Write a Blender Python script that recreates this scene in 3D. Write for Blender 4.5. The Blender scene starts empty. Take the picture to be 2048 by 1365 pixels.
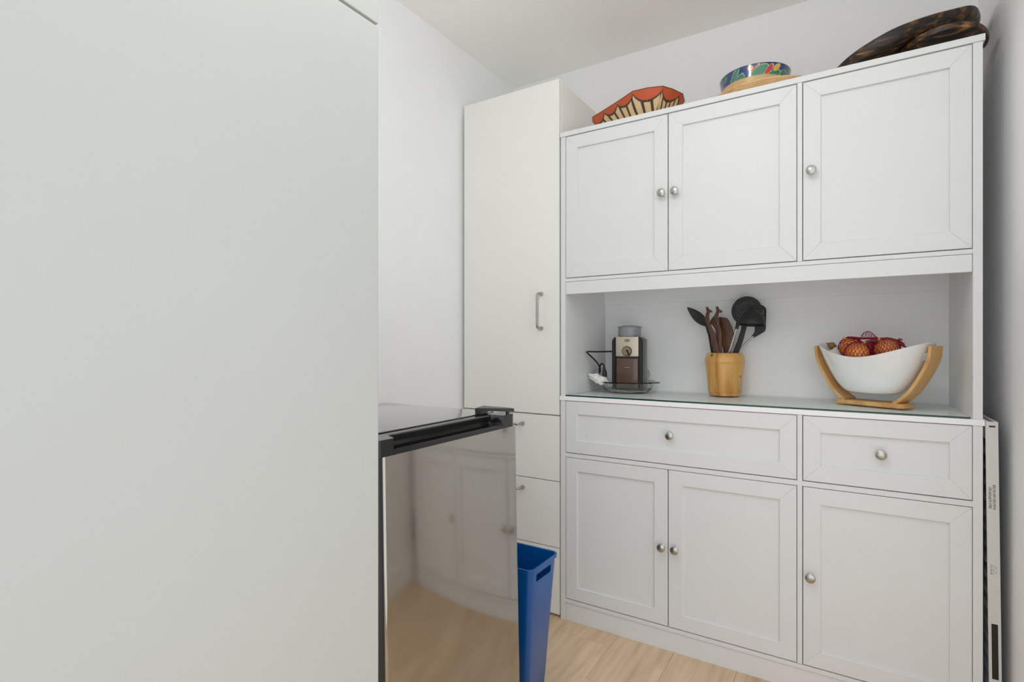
import bpy, bmesh, math, random
from mathutils import Vector, Matrix, noise
random.seed(7)
sc = bpy.context.scene
COL = sc.collection
PI = math.pi

# ------------------------------------------------------------------ camera, world, lights, exposure
cam_d = bpy.data.cameras.new('camera')
cam = bpy.data.objects.new('camera', cam_d)
COL.objects.link(cam)
cam.location = (0.9037, -1.7754, 1.0155)
cam.rotation_euler = (PI / 2, 0, math.radians(32.167))
cam_d.sensor_width = 36.0
cam_d.lens = 36.0 * 1071.1 / 2048.0
cam_d.shift_y = 7.5 / 2048.0
cam_d.clip_start = 0.02
sc.camera = cam

W = bpy.data.worlds.new('world')
sc.world = W
W.use_nodes = True
W.node_tree.nodes['Background'].inputs['Color'].default_value = (0.945, 0.975, 1.0, 1)
W.node_tree.nodes['Background'].inputs['Strength'].default_value = 1.25
LAMP_STRENGTH = 35.5
vs = sc.view_settings
vs.view_transform = 'Standard'
vs.look = 'None'
vs.gamma = 1.0
vs.use_curve_mapping = False
vs.exposure = 0.14
sc.cycles.max_bounces = 16
sc.cycles.diffuse_bounces = 10

# ------------------------------------------------------------------ helpers
def lin(c):
    r = []
    for v in c:
        v /= 255.0
        r.append(v / 12.92 if v <= 0.04045 else ((v + 0.055) / 1.055) ** 2.4)
    return (r[0], r[1], r[2], 1.0)

def mat(name, color, rough=0.5, metal=0.0, var=0.0, scale=8.0, bump=0.0, bscale=200.0, **kw):
    m = bpy.data.materials.new(name)
    m.use_nodes = True
    nt = m.node_tree
    b = nt.nodes['Principled BSDF']
    b.inputs['Roughness'].default_value = rough
    b.inputs['Metallic'].default_value = metal
    for k, v in kw.items():
        b.inputs[k.replace('_', ' ')].default_value = v
    tc = nt.nodes.new('ShaderNodeTexCoord')
    nz = nt.nodes.new('ShaderNodeTexNoise')
    nz.inputs['Scale'].default_value = scale
    nz.inputs['Detail'].default_value = 4
    nt.links.new(tc.outputs['Object'], nz.inputs['Vector'])
    cr = nt.nodes.new('ShaderNodeValToRGB')
    c = lin(color)
    cr.color_ramp.elements[0].position = 0.3
    cr.color_ramp.elements[1].position = 0.7
    cr.color_ramp.elements[0].color = tuple(x * (1 - var) for x in c[:3]) + (1,)
    cr.color_ramp.elements[1].color = tuple(min(1, x * (1 + var * .5)) for x in c[:3]) + (1,)
    nt.links.new(nz.outputs['Fac'], cr.inputs['Fac'])
    nt.links.new(cr.outputs['Color'], b.inputs['Base Color'])
    if bump:
        n2 = nt.nodes.new('ShaderNodeTexNoise')
        n2.inputs['Scale'].default_value = bscale
        nt.links.new(tc.outputs['Object'], n2.inputs['Vector'])
        bp = nt.nodes.new('ShaderNodeBump')
        bp.inputs['Strength'].default_value = bump
        bp.inputs['Distance'].default_value = 0.001
        nt.links.new(n2.outputs['Fac'], bp.inputs['Height'])
        nt.links.new(bp.outputs['Normal'], b.inputs['Normal'])
    return m

def wood(name, stops, stretch=(1, 12, 12), scale=10.0, rough=0.45, ring=0.0, rand=False, detail=6, coat=0.0):
    m = bpy.data.materials.new(name)
    m.use_nodes = True
    nt = m.node_tree
    b = nt.nodes['Principled BSDF']
    b.inputs['Roughness'].default_value = rough
    b.inputs['Coat Weight'].default_value = coat
    tc = nt.nodes.new('ShaderNodeTexCoord')
    mp = nt.nodes.new('ShaderNodeMapping')
    mp.inputs['Scale'].default_value = stretch
    nt.links.new(tc.outputs['Object'], mp.inputs['Vector'])
    vec = mp.outputs['Vector']
    if rand:
        oi = nt.nodes.new('ShaderNodeObjectInfo')
        mm = nt.nodes.new('ShaderNodeVectorMath')
        mm.operation = 'SCALE'
        mm.inputs[0].default_value = (31.0, 17.0, 9.0)
        nt.links.new(oi.outputs['Random'], mm.inputs['Scale'])
        ad = nt.nodes.new('ShaderNodeVectorMath')
        nt.links.new(vec, ad.inputs[0])
        nt.links.new(mm.outputs[0], ad.inputs[1])
        vec = ad.outputs[0]
    nz = nt.nodes.new('ShaderNodeTexNoise')
    nz.inputs['Scale'].default_value = scale
    nz.inputs['Detail'].default_value = detail
    nz.inputs['Distortion'].default_value = 0.6
    nt.links.new(vec, nz.inputs['Vector'])
    fac = nz.outputs['Fac']
    if ring:
        wv = nt.nodes.new('ShaderNodeTexWave')
        wv.inputs['Scale'].default_value = scale * 0.35
        wv.inputs['Distortion'].default_value = 9.0
        wv.inputs['Detail'].default_value = 3.0
        wv.inputs['Detail Scale'].default_value = 1.2
        nt.links.new(vec, wv.inputs['Vector'])
        mx = nt.nodes.new('ShaderNodeMix')
        mx.inputs[0].default_value = ring
        nt.links.new(nz.outputs['Fac'], mx.inputs[2])
        nt.links.new(wv.outputs['Fac'], mx.inputs[3])
        fac = mx.outputs[0]
    cr = nt.nodes.new('ShaderNodeValToRGB')
    els = cr.color_ramp.elements
    while len(els) < len(stops):
        els.new(0.5)
    for e, (p, c) in zip(els, stops):
        e.position = p
        e.color = lin(c)
    nt.links.new(fac, cr.inputs['Fac'])
    nt.links.new(cr.outputs['Color'], b.inputs['Base Color'])
    bp = nt.nodes.new('ShaderNodeBump')
    bp.inputs['Strength'].default_value = 0.12
    bp.inputs['Distance'].default_value = 0.001
    nt.links.new(fac, bp.inputs['Height'])
    nt.links.new(bp.outputs['Normal'], b.inputs['Normal'])
    return m

def vcol_mat(name, rough, coat=0.0, var=0.12, scale=60):
    m = bpy.data.materials.new(name)
    m.use_nodes = True
    nt = m.node_tree
    b = nt.nodes['Principled BSDF']
    b.inputs['Roughness'].default_value = rough
    b.inputs['Coat Weight'].default_value = coat
    b.inputs['Coat Roughness'].default_value = 0.08
    a = nt.nodes.new('ShaderNodeVertexColor')
    a.layer_name = 'paint'
    tc = nt.nodes.new('ShaderNodeTexCoord')
    nz = nt.nodes.new('ShaderNodeTexNoise')
    nz.inputs['Scale'].default_value = scale
    nt.links.new(tc.outputs['Object'], nz.inputs['Vector'])
    mr = nt.nodes.new('ShaderNodeMapRange')
    mr.inputs['To Min'].default_value = 1 - var
    mr.inputs['To Max'].default_value = 1 + var
    nt.links.new(nz.outputs['Fac'], mr.inputs['Value'])
    mx = nt.nodes.new('ShaderNodeVectorMath')
    mx.operation = 'SCALE'
    nt.links.new(a.outputs['Color'], mx.inputs[0])
    nt.links.new(mr.outputs['Result'], mx.inputs['Scale'])
    nt.links.new(mx.outputs[0], b.inputs['Base Color'])
    return m

def glass(name, color, rough=0.0, ior=1.5, body=0.0):
    """thin glass: fresnel mix of see-through tint and mirror reflection, with an optional milky body"""
    m = bpy.data.materials.new(name)
    m.use_nodes = True
    nt = m.node_tree
    nt.nodes.remove(nt.nodes['Principled BSDF'])
    tr = nt.nodes.new('ShaderNodeBsdfTransparent')
    tr.inputs['Color'].default_value = color
    gl_ = nt.nodes.new('ShaderNodeBsdfGlossy')
    gl_.inputs['Roughness'].default_value = rough
    lw = nt.nodes.new('ShaderNodeLayerWeight')
    lw.inputs['Blend'].default_value = 0.5
    pw_ = nt.nodes.new('ShaderNodeMath')
    pw_.operation = 'POWER'
    pw_.inputs[1].default_value = 5.0
    nt.links.new(lw.outputs['Facing'], pw_.inputs[0])
    fr_ = nt.nodes.new('ShaderNodeMapRange')
    fr_.inputs['To Min'].default_value = ((ior - 1) / (ior + 1)) ** 2
    fr_.inputs['To Max'].default_value = 0.20
    nt.links.new(pw_.outputs[0], fr_.inputs['Value'])
    mx = nt.nodes.new('ShaderNodeMixShader')
    nt.links.new(fr_.outputs[0], mx.inputs[0])
    base = tr
    if body:
        df = nt.nodes.new('ShaderNodeBsdfDiffuse')
        df.inputs['Color'].default_value = color
        m2 = nt.nodes.new('ShaderNodeMixShader')
        m2.inputs[0].default_value = body
        nt.links.new(tr.outputs[0], m2.inputs[1])
        nt.links.new(df.outputs[0], m2.inputs[2])
        base = m2
    nt.links.new(base.outputs[0], mx.inputs[1])
    nt.links.new(gl_.outputs[0], mx.inputs[2])
    nt.links.new(mx.outputs[0], nt.nodes['Material Output'].inputs['Surface'])
    return m

def thing(name, label, cat, loc=(0, 0, 0), rot=(0, 0, 0), group=None):
    o = bpy.data.objects.new(name, None)
    o.empty_display_size = 0.05
    COL.objects.link(o)
    o.location = loc
    o.rotation_euler = rot
    return tag(o, label, cat, group)

def tag(o, label, cat, group=None):
    o['label'] = label
    o['category'] = cat
    if group:
        o['group'] = group
    return o

def world_off(p):
    v = Vector((0, 0, 0))
    while p:
        v += p.location
        p = p.parent
    return v

def part(name, bm, m, parent=None, local=False, smooth=False, loc=None, label=None):
    """link one mesh; bm is in world coordinates unless local=True"""
    me = bpy.data.meshes.new(name)
    if loc is None:
        loc = Vector((0, 0, 0))
    loc = Vector(loc)
    off = Vector((0, 0, 0)) if local else (world_off(parent) if parent else Vector((0, 0, 0)))
    sh = off + loc
    if sh.length > 0:
        bmesh.ops.translate(bm, verts=bm.verts, vec=-sh)
    bmesh.ops.recalc_face_normals(bm, faces=bm.faces)
    bm.to_mesh(me)
    bm.free()
    if isinstance(m, (list, tuple)):
        for x in m:
            me.materials.append(x)
    else:
        me.materials.append(m)
    if smooth:
        me.polygons.foreach_set('use_smooth', [True] * len(me.polygons))
        if smooth != 'all':
            me.set_sharp_from_angle(angle=math.radians(38))
    o = bpy.data.objects.new(name, me)
    COL.objects.link(o)
    o.location = loc
    if parent:
        o.parent = parent
    if label:
        o['label'] = label
    return o

def struct(name, bm, m, parent=None, **k):
    o = part(name, bm, m, parent, **k)
    if not parent:
        o['kind'] = 'structure'
    return o

def add_box(bm, x0, x1, y0, y1, z0, z1, bev=0.0, seg=2, M=None):
    t = bmesh.new()
    vs_ = [t.verts.new((x, y, z)) for x in (x0, x1) for y in (y0, y1) for z in (z0, z1)]
    for f in ((0, 1, 3, 2), (4, 6, 7, 5), (0, 4, 5, 1), (2, 3, 7, 6), (0, 2, 6, 4), (1, 5, 7, 3)):
        t.faces.new([vs_[i] for i in f])
    if bev:
        bmesh.ops.bevel(t, geom=list(t.edges), offset=bev, segments=seg, affect='EDGES', profile=0.7)
    merge(bm, t, M)
    return bm

def box(*a, **k):
    return add_box(bmesh.new(), *a, **k)

def merge(bm, t, M=None):
    if M is not None:
        bmesh.ops.transform(t, matrix=M, verts=t.verts)
    bmesh.ops.recalc_face_normals(t, faces=t.faces)
    mp = {}
    for v in t.verts:
        mp[v] = bm.verts.new(v.co)
    for f in t.faces:
        try:
            nf = bm.faces.new([mp[v] for v in f.verts])
            nf.material_index = f.material_index
        except ValueError:
            pass
    t.free()

def lathe(prof, seg=40, M=None, bm=None, closed=False):
    """prof: list of (r, z) along Z"""
    t = bmesh.new()
    rings = []
    for r, z in prof:
        if r < 1e-6:
            rings.append([t.verts.new((0, 0, z))])
        else:
            rings.append([t.verts.new((r * math.cos(2 * PI * i / seg), r * math.sin(2 * PI * i / seg), z)) for i in range(seg)])
    pairs = list(zip(rings[:-1], rings[1:]))
    if closed:
        pairs.append((rings[-1], rings[0]))
    for A, B in pairs:
        for i in range(seg):
            j = (i + 1) % seg
            if len(A) == 1 and len(B) == 1:
                continue
            if len(A) == 1:
                t.faces.new((A[0], B[i], B[j]))
            elif len(B) == 1:
                t.faces.new((A[i], A[j], B[0]))
            else:
                t.faces.new((A[i], A[j], B[j], B[i]))
    if bm is None:
        bm = bmesh.new()
    merge(bm, t, M)
    return bm

def catmull(pts, n=8):
    P = [Vector(p) for p in pts]
    P = [P[0] * 2 - P[1]] + P + [P[-1] * 2 - P[-2]]
    out = []
    for i in range(1, len(P) - 2):
        for k in range(n):
            t = k / n
            a, b, c, d = P[i - 1], P[i], P[i + 1], P[i + 2]
            out.append(0.5 * ((2 * b) + (c - a) * t + (2 * a - 5 * b + 4 * c - d) * t * t + (3 * b - a - 3 * c + d) * t ** 3))
    out.append(P[-2])
    return out

def tube(pts, r, seg=10, bm=None, cap=True, flat=1.0, up=None, M=None):
    pts = [Vector(p) for p in pts]
    t = bmesh.new()
    rings = []
    prev = None
    for i, p in enumerate(pts):
        d = (pts[min(i + 1, len(pts) - 1)] - pts[max(i - 1, 0)]).normalized()
        if prev is None:
            u = Vector(up) if up else (Vector((0, 0, 1)) if abs(d.z) < 0.9 else Vector((0, 1, 0)))
            a = d.cross(u).normalized()
        else:
            a = (prev - d * prev.dot(d)).normalized()
        prev = a
        b = d.cross(a)
        rr = r[i] if isinstance(r, (list, tuple)) else r
        rings.append([t.verts.new(p + a * rr * math.cos(2 * PI * k / seg) + b * rr * flat * math.sin(2 * PI * k / seg)) for k in range(seg)])
    for A, B in zip(rings[:-1], rings[1:]):
        for k in range(seg):
            t.faces.new((A[k], A[(k + 1) % seg], B[(k + 1) % seg], B[k]))
    if cap:
        t.faces.new(rings[0][::-1])
        t.faces.new(rings[-1])
    if bm is None:
        bm = bmesh.new()
    merge(bm, t, M)
    return bm

def loft(rings, cap0=True, cap1=True, bm=None):
    if bm is None:
        bm = bmesh.new()
    R = [[bm.verts.new(p) for p in ring] for ring in rings]
    for A, B in zip(R[:-1], R[1:]):
        n = len(A)
        for k in range(n):
            bm.faces.new((A[k], A[(k + 1) % n], B[(k + 1) % n], B[k]))
    if cap0:
        bm.faces.new(R[0][::-1])
    if cap1:
        bm.faces.new(R[-1])
    return bm

def closed_spline(pts, n=6):
    P = [Vector(p) for p in pts]
    m = len(P)
    out = []
    for i in range(m):
        a, b, c, d = P[i - 1], P[i], P[(i + 1) % m], P[(i + 2) % m]
        for k in range(n):
            t = k / n
            out.append(0.5 * ((2 * b) + (c - a) * t + (2 * a - 5 * b + 4 * c - d) * t * t + (3 * b - a - 3 * c + d) * t ** 3))
    return out

def flat_shape(outline, holes, thick, bev=0.0, M=None):
    """2D outline (x, z) with holes, extruded along y -> bmesh in XZ plane"""
    cu = bpy.data.curves.new('tmp', 'CURVE')
    cu.dimensions = '2D'
    cu.fill_mode = 'BOTH'
    cu.extrude = max(thick / 2 - bev, 1e-5)
    cu.bevel_depth = bev
    cu.bevel_resolution = 1
    for loop in [outline] + holes:
        s = cu.splines.new('POLY')
        s.points.add(len(loop) - 1)
        for p, (x, y) in zip(s.points, loop):
            p.co = (x, y, 0, 1)
        s.use_cyclic_u = True
    ob = bpy.data.objects.new('tmp', cu)
    COL.objects.link(ob)
    dg = bpy.context.evaluated_depsgraph_get()
    me = bpy.data.meshes.new_from_object(ob.evaluated_get(dg))
    bm = bmesh.new()
    bm.from_mesh(me)
    bpy.data.objects.remove(ob)
    bpy.data.curves.remove(cu)
    bpy.data.meshes.remove(me)
    for f in bm.faces:
        f.material_index = 0
    bmesh.ops.remove_doubles(bm, verts=bm.verts, dist=1e-5)
    bmesh.ops.transform(bm, matrix=Matrix.Rotation(PI / 2, 4, 'X'), verts=bm.verts)
    if M is not None:
        bmesh.ops.transform(bm, matrix=M, verts=bm.verts)
    return bm

def text_bm(body, size, M, thick=0.0002):
    cu = bpy.data.curves.new('tmp', 'FONT')
    cu.body = body
    cu.size = size
    cu.extrude = thick
    cu.resolution_u = 3
    cu.space_line = 0.95
    ob = bpy.data.objects.new('tmp', cu)
    COL.objects.link(ob)
    dg = bpy.context.evaluated_depsgraph_get()
    me = bpy.data.meshes.new_from_object(ob.evaluated_get(dg))
    bm = bmesh.new()
    bm.from_mesh(me)
    bpy.data.objects.remove(ob)
    bpy.data.curves.remove(cu)
    bpy.data.meshes.remove(me)
    for f in bm.faces:
        f.material_index = 0
    bmesh.ops.transform(bm, matrix=M, verts=bm.verts)
    return bm

def boolean(o, cutter_bm):
    me = bpy.data.meshes.new('tmp')
    bmesh.ops.recalc_face_normals(cutter_bm, faces=cutter_bm.faces)
    cutter_bm.to_mesh(me)
    cutter_bm.free()
    c = bpy.data.objects.new('tmp', me)
    COL.objects.link(c)
    c.parent = o.parent
    c.location = o.location
    md = o.modifiers.new('cut', 'BOOLEAN')
    md.object = c
    md.operation = 'DIFFERENCE'
    md.solver = 'EXACT'
    dg = bpy.context.evaluated_depsgraph_get()
    dg.update()
    new = bpy.data.meshes.new_from_object(o.evaluated_get(dg))
    o.modifiers.clear()
    old = o.data
    o.data = new
    bpy.data.meshes.remove(old)
    bpy.data.objects.remove(c)
    bpy.data.meshes.remove(me)

# ------------------------------------------------------------------ materials
M_wall = mat('wall_paint', (242, 242, 243), 0.75, bump=0.05, bscale=300, var=0.01)
M_ceil = mat('ceiling_paint', (249, 250, 247), 0.85, bump=0.05, bscale=250, var=0.01)
M_hutch = mat('hutch_white', (226, 227, 227), 0.42, var=0.008)
M_hutch_in = mat('hutch_white_lightened', (246, 247, 248), 0.5, var=0.008)  # lightened copy of hutch white; puts extra light on shelf and counter into colour
M_cab = mat('cabinet_foil_white', (240, 240, 234), 0.42, var=0.008)
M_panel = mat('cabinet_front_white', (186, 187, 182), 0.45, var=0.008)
M_gap = mat('cabinet_carcass', (205, 205, 202), 0.6)
M_nickel = mat('brushed_nickel', (190, 188, 182), 0.28, 1.0, var=0.08, scale=60)
M_chrome = mat('satin_steel', (176, 174, 170), 0.25, 1.0, var=0.05, scale=90)
M_black = mat('black_plastic', (28, 28, 27), 0.32, var=0.1)
M_capblack = mat('glossy_black_trim', (24, 24, 23), 0.13, var=0.1, Specular_IOR_Level=0.5)
M_blackm = mat('black_nylon', (38, 40, 39), 0.5, var=0.12, scale=40)
M_fridge_top = mat('black_enamel', (38, 39, 38), 0.14, var=0.06, scale=4, Coat_Weight=1.0, Coat_Roughness=0.08, Coat_IOR=1.7)
M_steel = mat('stainless_door', (176, 171, 164), 0.088, 1.0, var=0.03, scale=3)
M_blue = mat('blue_plastic', (10, 84, 156), 0.25, var=0.06, scale=10)
M_skirt = mat('baseboard_white', (244, 244, 244), 0.4)
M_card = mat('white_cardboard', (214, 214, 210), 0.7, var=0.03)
M_media = mat('pleated_media', (205, 208, 212), 0.9)
M_ink = mat('black_ink', (45, 45, 45), 0.7)
M_label = mat('dark_print', (32, 26, 20), 0.6, var=0.15, scale=60)
M_ceramic = mat('white_ceramic', (238, 239, 238), 0.08, var=0.01, Coat_Weight=0.5)
M_bamboo = wood('bamboo', [(0.2, (190, 140, 82)), (0.5, (216, 168, 108)), (0.8, (230, 190, 134))], (3, 60, 3), 9, 0.45, rand=False)
M_pot = wood('turned_wood', [(0.25, (150, 96, 40)), (0.38, (196, 138, 66)), (0.55, (216, 164, 90)), (0.75, (230, 186, 116))], (34, 34, 3), 1.1, 0.35, detail=4, coat=0.2)
def add_spot(m, p, r, col):
    nt = m.node_tree
    b = nt.nodes['Principled BSDF']
    src = b.inputs['Base Color'].links[0].from_socket
    tc = nt.nodes.new('ShaderNodeTexCoord')
    mp = nt.nodes.new('ShaderNodeMapping')
    mp.inputs['Location'].default_value = (-p[0] / r[0], -p[1] / r[0], -p[2] / r[1])
    mp.inputs['Scale'].default_value = (1 / r[0], 1 / r[0], 1 / r[1])
    nt.links.new(tc.outputs['Object'], mp.inputs['Vector'])
    ln = nt.nodes.new('ShaderNodeVectorMath')
    ln.operation = 'LENGTH'
    nt.links.new(mp.outputs['Vector'], ln.inputs[0])
    mr = nt.nodes.new('ShaderNodeMapRange')
    mr.inputs['From Min'].default_value = 1.0
    mr.inputs['From Max'].default_value = 0.35
    nt.links.new(ln.outputs['Value'], mr.inputs['Value'])
    mx = nt.nodes.new('ShaderNodeMix')
    mx.data_type = 'RGBA'
    nt.links.new(mr.outputs['Result'], mx.inputs['Factor'])
    nt.links.new(src, mx.inputs['A'])
    mx.inputs['B'].default_value = lin(col)
    nt.links.new(mx.outputs['Result'], b.inputs['Base Color'])
add_spot(M_pot, (.0577, -.0227, .070), (.0045, .0075), (66, 36, 16))
add_spot(M_pot, (-.034, -.0517, .146), (.0080, .0080), (104, 62, 28))
M_darkwood = wood('rosewood', [(0.3, (58, 32, 22)), (0.5, (92, 52, 34)), (0.75, (118, 72, 46))], (50, 20, 6), 2.0, 0.42, detail=5)
M_spatwood = wood('two_tone_wood', [(0.3, (56, 32, 18)), (0.5, (98, 60, 30)), (0.75, (128, 84, 44))], (30, 20, 5), 2.0, 0.42, detail=5)
M_giraffe = wood('carved_brown_wood', [(0.3, (60, 34, 22)), (0.5, (92, 56, 38)), (0.75, (118, 78, 54))], (40, 20, 8), 2.5, 0.5)
M_burnt = wood('burnt_wood', [(0.40, (24, 20, 17)), (0.53, (56, 39, 27)), (0.62, (104, 68, 38)), (0.74, (172, 122, 72))], (3.5, 30, 30), 2.6, 0.42, detail=9)
M_palewood = wood('pale_wood', [(0.25, (208, 160, 104)), (0.5, (228, 186, 132)), (0.8, (240, 206, 158))], (3, 50, 50), 3.0, 0.4, coat=0.15)
M_floor = wood('oak_laminate', [(0.15, (180, 150, 118)), (0.40, (210, 182, 149)), (0.6, (222, 195, 162)), (0.8, (233, 209, 178))], (11, 1.3, 1), 2.6, 0.5, ring=0.10, rand=True, detail=8)
M_joint = mat('floor_joint', (150, 120, 92), 0.7)
M_brass_face = mat('warm_steel_face', (206, 194, 178), 0.32, 0.7, var=0.04, scale=30)
M_dial = mat('warm_steel_dial', (150, 130, 106), 0.35, 0.6)
M_greyplastic = mat('grey_plastic', (120, 124, 116), 0.4)
M_smoke = glass('smoked_hopper', (0.60, 0.61, 0.64, 1), 0.1, body=0.5)
M_ground = mat('coffee_bin_brown', (94, 70, 58), 0.2, var=0.15, scale=30, Coat_Weight=0.6)
M_glass = mat('clear_glass', (246, 250, 247), 0.0, Transmission_Weight=1.0, IOR=1.48)
M_sheet = glass('sheet_glass', (0.985, 1.0, 0.993, 1))
M_edge = mat('green_glass_edge', (22, 62, 52), 0.15)
M_towel = mat('white_paper', (240, 238, 234), 0.9, var=0.03, scale=40, bump=0.4, bscale=120)
M_onion = wood('onion_skin', [(0.25, (206, 98, 36)), (0.5, (240, 150, 72)), (0.8, (252, 200, 132))], (26, 26, 2), 1.3, 0.33, detail=4)
M_onion2 = wood('red_onion_skin', [(0.25, (150, 50, 32)), (0.5, (196, 92, 46)), (0.8, (224, 140, 84))], (26, 26, 2), 1.3, 0.33, detail=4)
M_garlic = mat('garlic_skin', (226, 222, 214), 0.55, var=0.06, scale=60)
M_nutbrown = wood('nut_brown', [(0.3, (112, 80, 44)), (0.6, (150, 112, 66)), (0.8, (178, 142, 94))], (20, 20, 4), 2.0, 0.45)
M_net = mat('red_net', (140, 16, 44), 0.45)
M_lamp = bpy.data.materials.new('lamp_glow')
M_lamp.use_nodes = True
_n = M_lamp.node_tree
_n.nodes.remove(_n.nodes['Principled BSDF'])
_e = _n.nodes.new('ShaderNodeEmission')
_e.inputs['Color'].default_value = (0.975, 0.987, 1.0, 1)
_e.inputs['Strength'].default_value = LAMP_STRENGTH
_n.links.new(_e.outputs[0], _n.nodes['Material Output'].inputs['Surface'])

# ------------------------------------------------------------------ room shell
XL, XR, YB, YF, ZC = -0.4634, 1.245, 0.41, -2.35, 2.2475
YR = -0.55          # right wall cut short here to let the world's ambient light in
struct('floor', box(XL - .1, XR + .1, YF, YB + .1, -0.08, -0.006), M_joint)
struct('ceiling', box(XL - .1, XR + .1, -1.5, YB + .1, ZC, ZC + 0.1), M_ceil)  # front end cut short too, so more ambient light enters
struct('wall_left', box(XL - 0.1, XL, YF, YB, -0.006, ZC), M_wall)
struct('wall_right', box(XR, XR + 0.1, YR, YB, -0.006, ZC), M_wall)
struct('wall_back', box(XL - 0.1, XR + 0.1, YB, YB + 0.1, -0.006, ZC), M_wall)
bb = box(XR - 0.0125, XR, YR, YB, 0.0, 0.105, 0.003)
struct('baseboard_right', bb, M_skirt)
# laminate planks, running along Y
FL = bpy.data.objects['floor']
PW, PL = 0.192, 1.215
plank_me = None
x = XL - 0.02 - 0.06
row = 0
while x < XR:
    y = -0.275 + [0.0, 0.41, -0.39, 0.2][row % 4] - 3 * PL
    if row == 2:
        y = -0.275 - 3 * PL
    while y < YB:
        x0, x1, y0, y1 = max(x, XL), min(x + PW, XR), max(y, YF), min(y + PL, YB)
        if x1 - x0 > 0.01 and y1 - y0 > 0.01:
            o = part('plank', box(x0 + .0003, x1 - .0003, y0 + .0003, y1 - .0003, -0.008, 0.0, 0.0006, 1), M_floor, FL, loc=(x0, y0, -0.004))
        y += PL
    x += PW
    row += 1

# ------------------------------------------------------------------ ceiling lamp
LX, LY = 0.48, -1.12
lamp = thing('ceiling_light', 'round white ceiling light just out of frame above the aisle', 'lamp', (LX, LY, ZC))
part('base', lathe([(0, ZC), (0.095, ZC), (0.095, ZC - 0.02), (0.088, ZC - 0.028), (0, ZC - 0.028)], 40, Matrix.Translation((LX, LY, 0))), M_cab, lamp, smooth=True)
part('stem', lathe([(0, ZC - .02), (.012, ZC - .02), (.012, ZC - .161), (0, ZC - .161)], 20, Matrix.Translation((LX, LY, 0))), M_nickel, lamp, smooth=True)
part('globe', lathe([(0 if k in (0, 16) else .066 * math.sin(PI * k / 16), ZC - .225 + .066 * math.cos(PI * k / 16)) for k in range(17)], 32, Matrix.Translation((LX, LY, 0))), M_lamp, lamp, smooth=True)

# ------------------------------------------------------------------ big flat cabinet on the left
PX = 0.25
pc = thing('tall_cabinet', 'flat white tall cabinet front filling the left third of the photo', 'cabinet', (PX - .3, -1.45, 0))
PY0, PY1 = -1.772, -1.1477
part('body', box(XL + .003, PX - 0.0075, PY0, PY1, 0.06, 2.2, .001, 1), M_cab, pc)
part('plinth', box(XL + .003, PX - 0.05, PY0 + .01, PY1 - .01, 0.0, 0.06), M_cab, pc)
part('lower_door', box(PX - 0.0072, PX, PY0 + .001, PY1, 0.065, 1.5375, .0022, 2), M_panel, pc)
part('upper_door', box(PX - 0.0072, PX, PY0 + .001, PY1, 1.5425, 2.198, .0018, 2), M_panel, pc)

# ------------------------------------------------------------------ knobs, rails, doors
KNOB_ME = None
def knob(parent, x, z, y):
    global KNOB_ME
    if KNOB_ME is None:
        bm = lathe([(0.0085, 0), (0.0085, .002), (0.0055, .004), (0.005, .012), (0.0075, .0165), (0.0125, .0185), (0.0138, .0215), (0.0128, .0245), (0.0085, .0268), (0, .0278)], 28, Matrix.Rotation(PI / 2, 4, 'X'))
        o = part('knob', bm, M_nickel, parent, local=True, smooth=True)
        KNOB_ME = o.data
    else:
        o = bpy.data.objects.new('knob', KNOB_ME)
        COL.objects.link(o)
        o.parent = parent
    o.location = Vector((x, y, z)) - world_off(parent)
    return o

def mitre(bm_pts, y0, y1, bev=0.0012):
    """bm_pts 4 (x,z) -> prism between y0 (front) and y1"""
    bm = bmesh.new()
    F = [bm.verts.new((p[0], y0, p[1])) for p in bm_pts]
    B = [bm.verts.new((p[0], y1, p[1])) for p in bm_pts]
    bm.faces.new(F)
    bm.faces.new(B[::-1])
    for i in range(4):
        j = (i + 1) % 4
        bm.faces.new((F[i], B[i], B[j], F[j]))
    bmesh.ops.recalc_face_normals(bm, faces=bm.faces)
    ed = [e for e in bm.edges if abs(e.verts[0].co.y - y0) < 1e-6 and abs(e.verts[1].co.y - y0) < 1e-6]
    bmesh.ops.bevel(bm, geom=ed, offset=bev, segments=1, affect='EDGES')
    return bm

def shaker(name, parent, x0, x1, z0, z1, fw, y=0.0, rec=0.0075, kx=None, kz=None, kface=None, fh=None):
    fh = fh or fw
    cx_, cz_ = (x0 + x1) / 2, (z0 + z1) / 2
    d = part(name, box(x0 + .002, x1 - .002, y + rec, y + 0.018, z0 + .002, z1 - .002), M_hutch, parent, loc=(cx_ - parent.location.x, y - parent.location.y, z0 - parent.location.z))
    a, b, c, e = (x0, z0), (x1, z0), (x1, z1), (x0, z1)
    a2, b2, c2, e2 = (x0 + fw, z0 + fh), (x1 - fw, z0 + fh), (x1 - fw, z1 - fh), (x0 + fw, z1 - fh)
    part('rail', mitre([e2, c2, c, e], y, y + rec + .004), M_hutch, d)
    part('rail', mitre([a, b, b2, a2], y, y + rec + .004), M_hutch, d)
    part('stile', mitre([a, a2, e2, e], y, y + rec + .004), M_hutch, d)
    part('stile', mitre([b2, b, c, c2], y, y + rec + .004), M_hutch, d)
    knob(d, kx, kz, kface)
    return d

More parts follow.
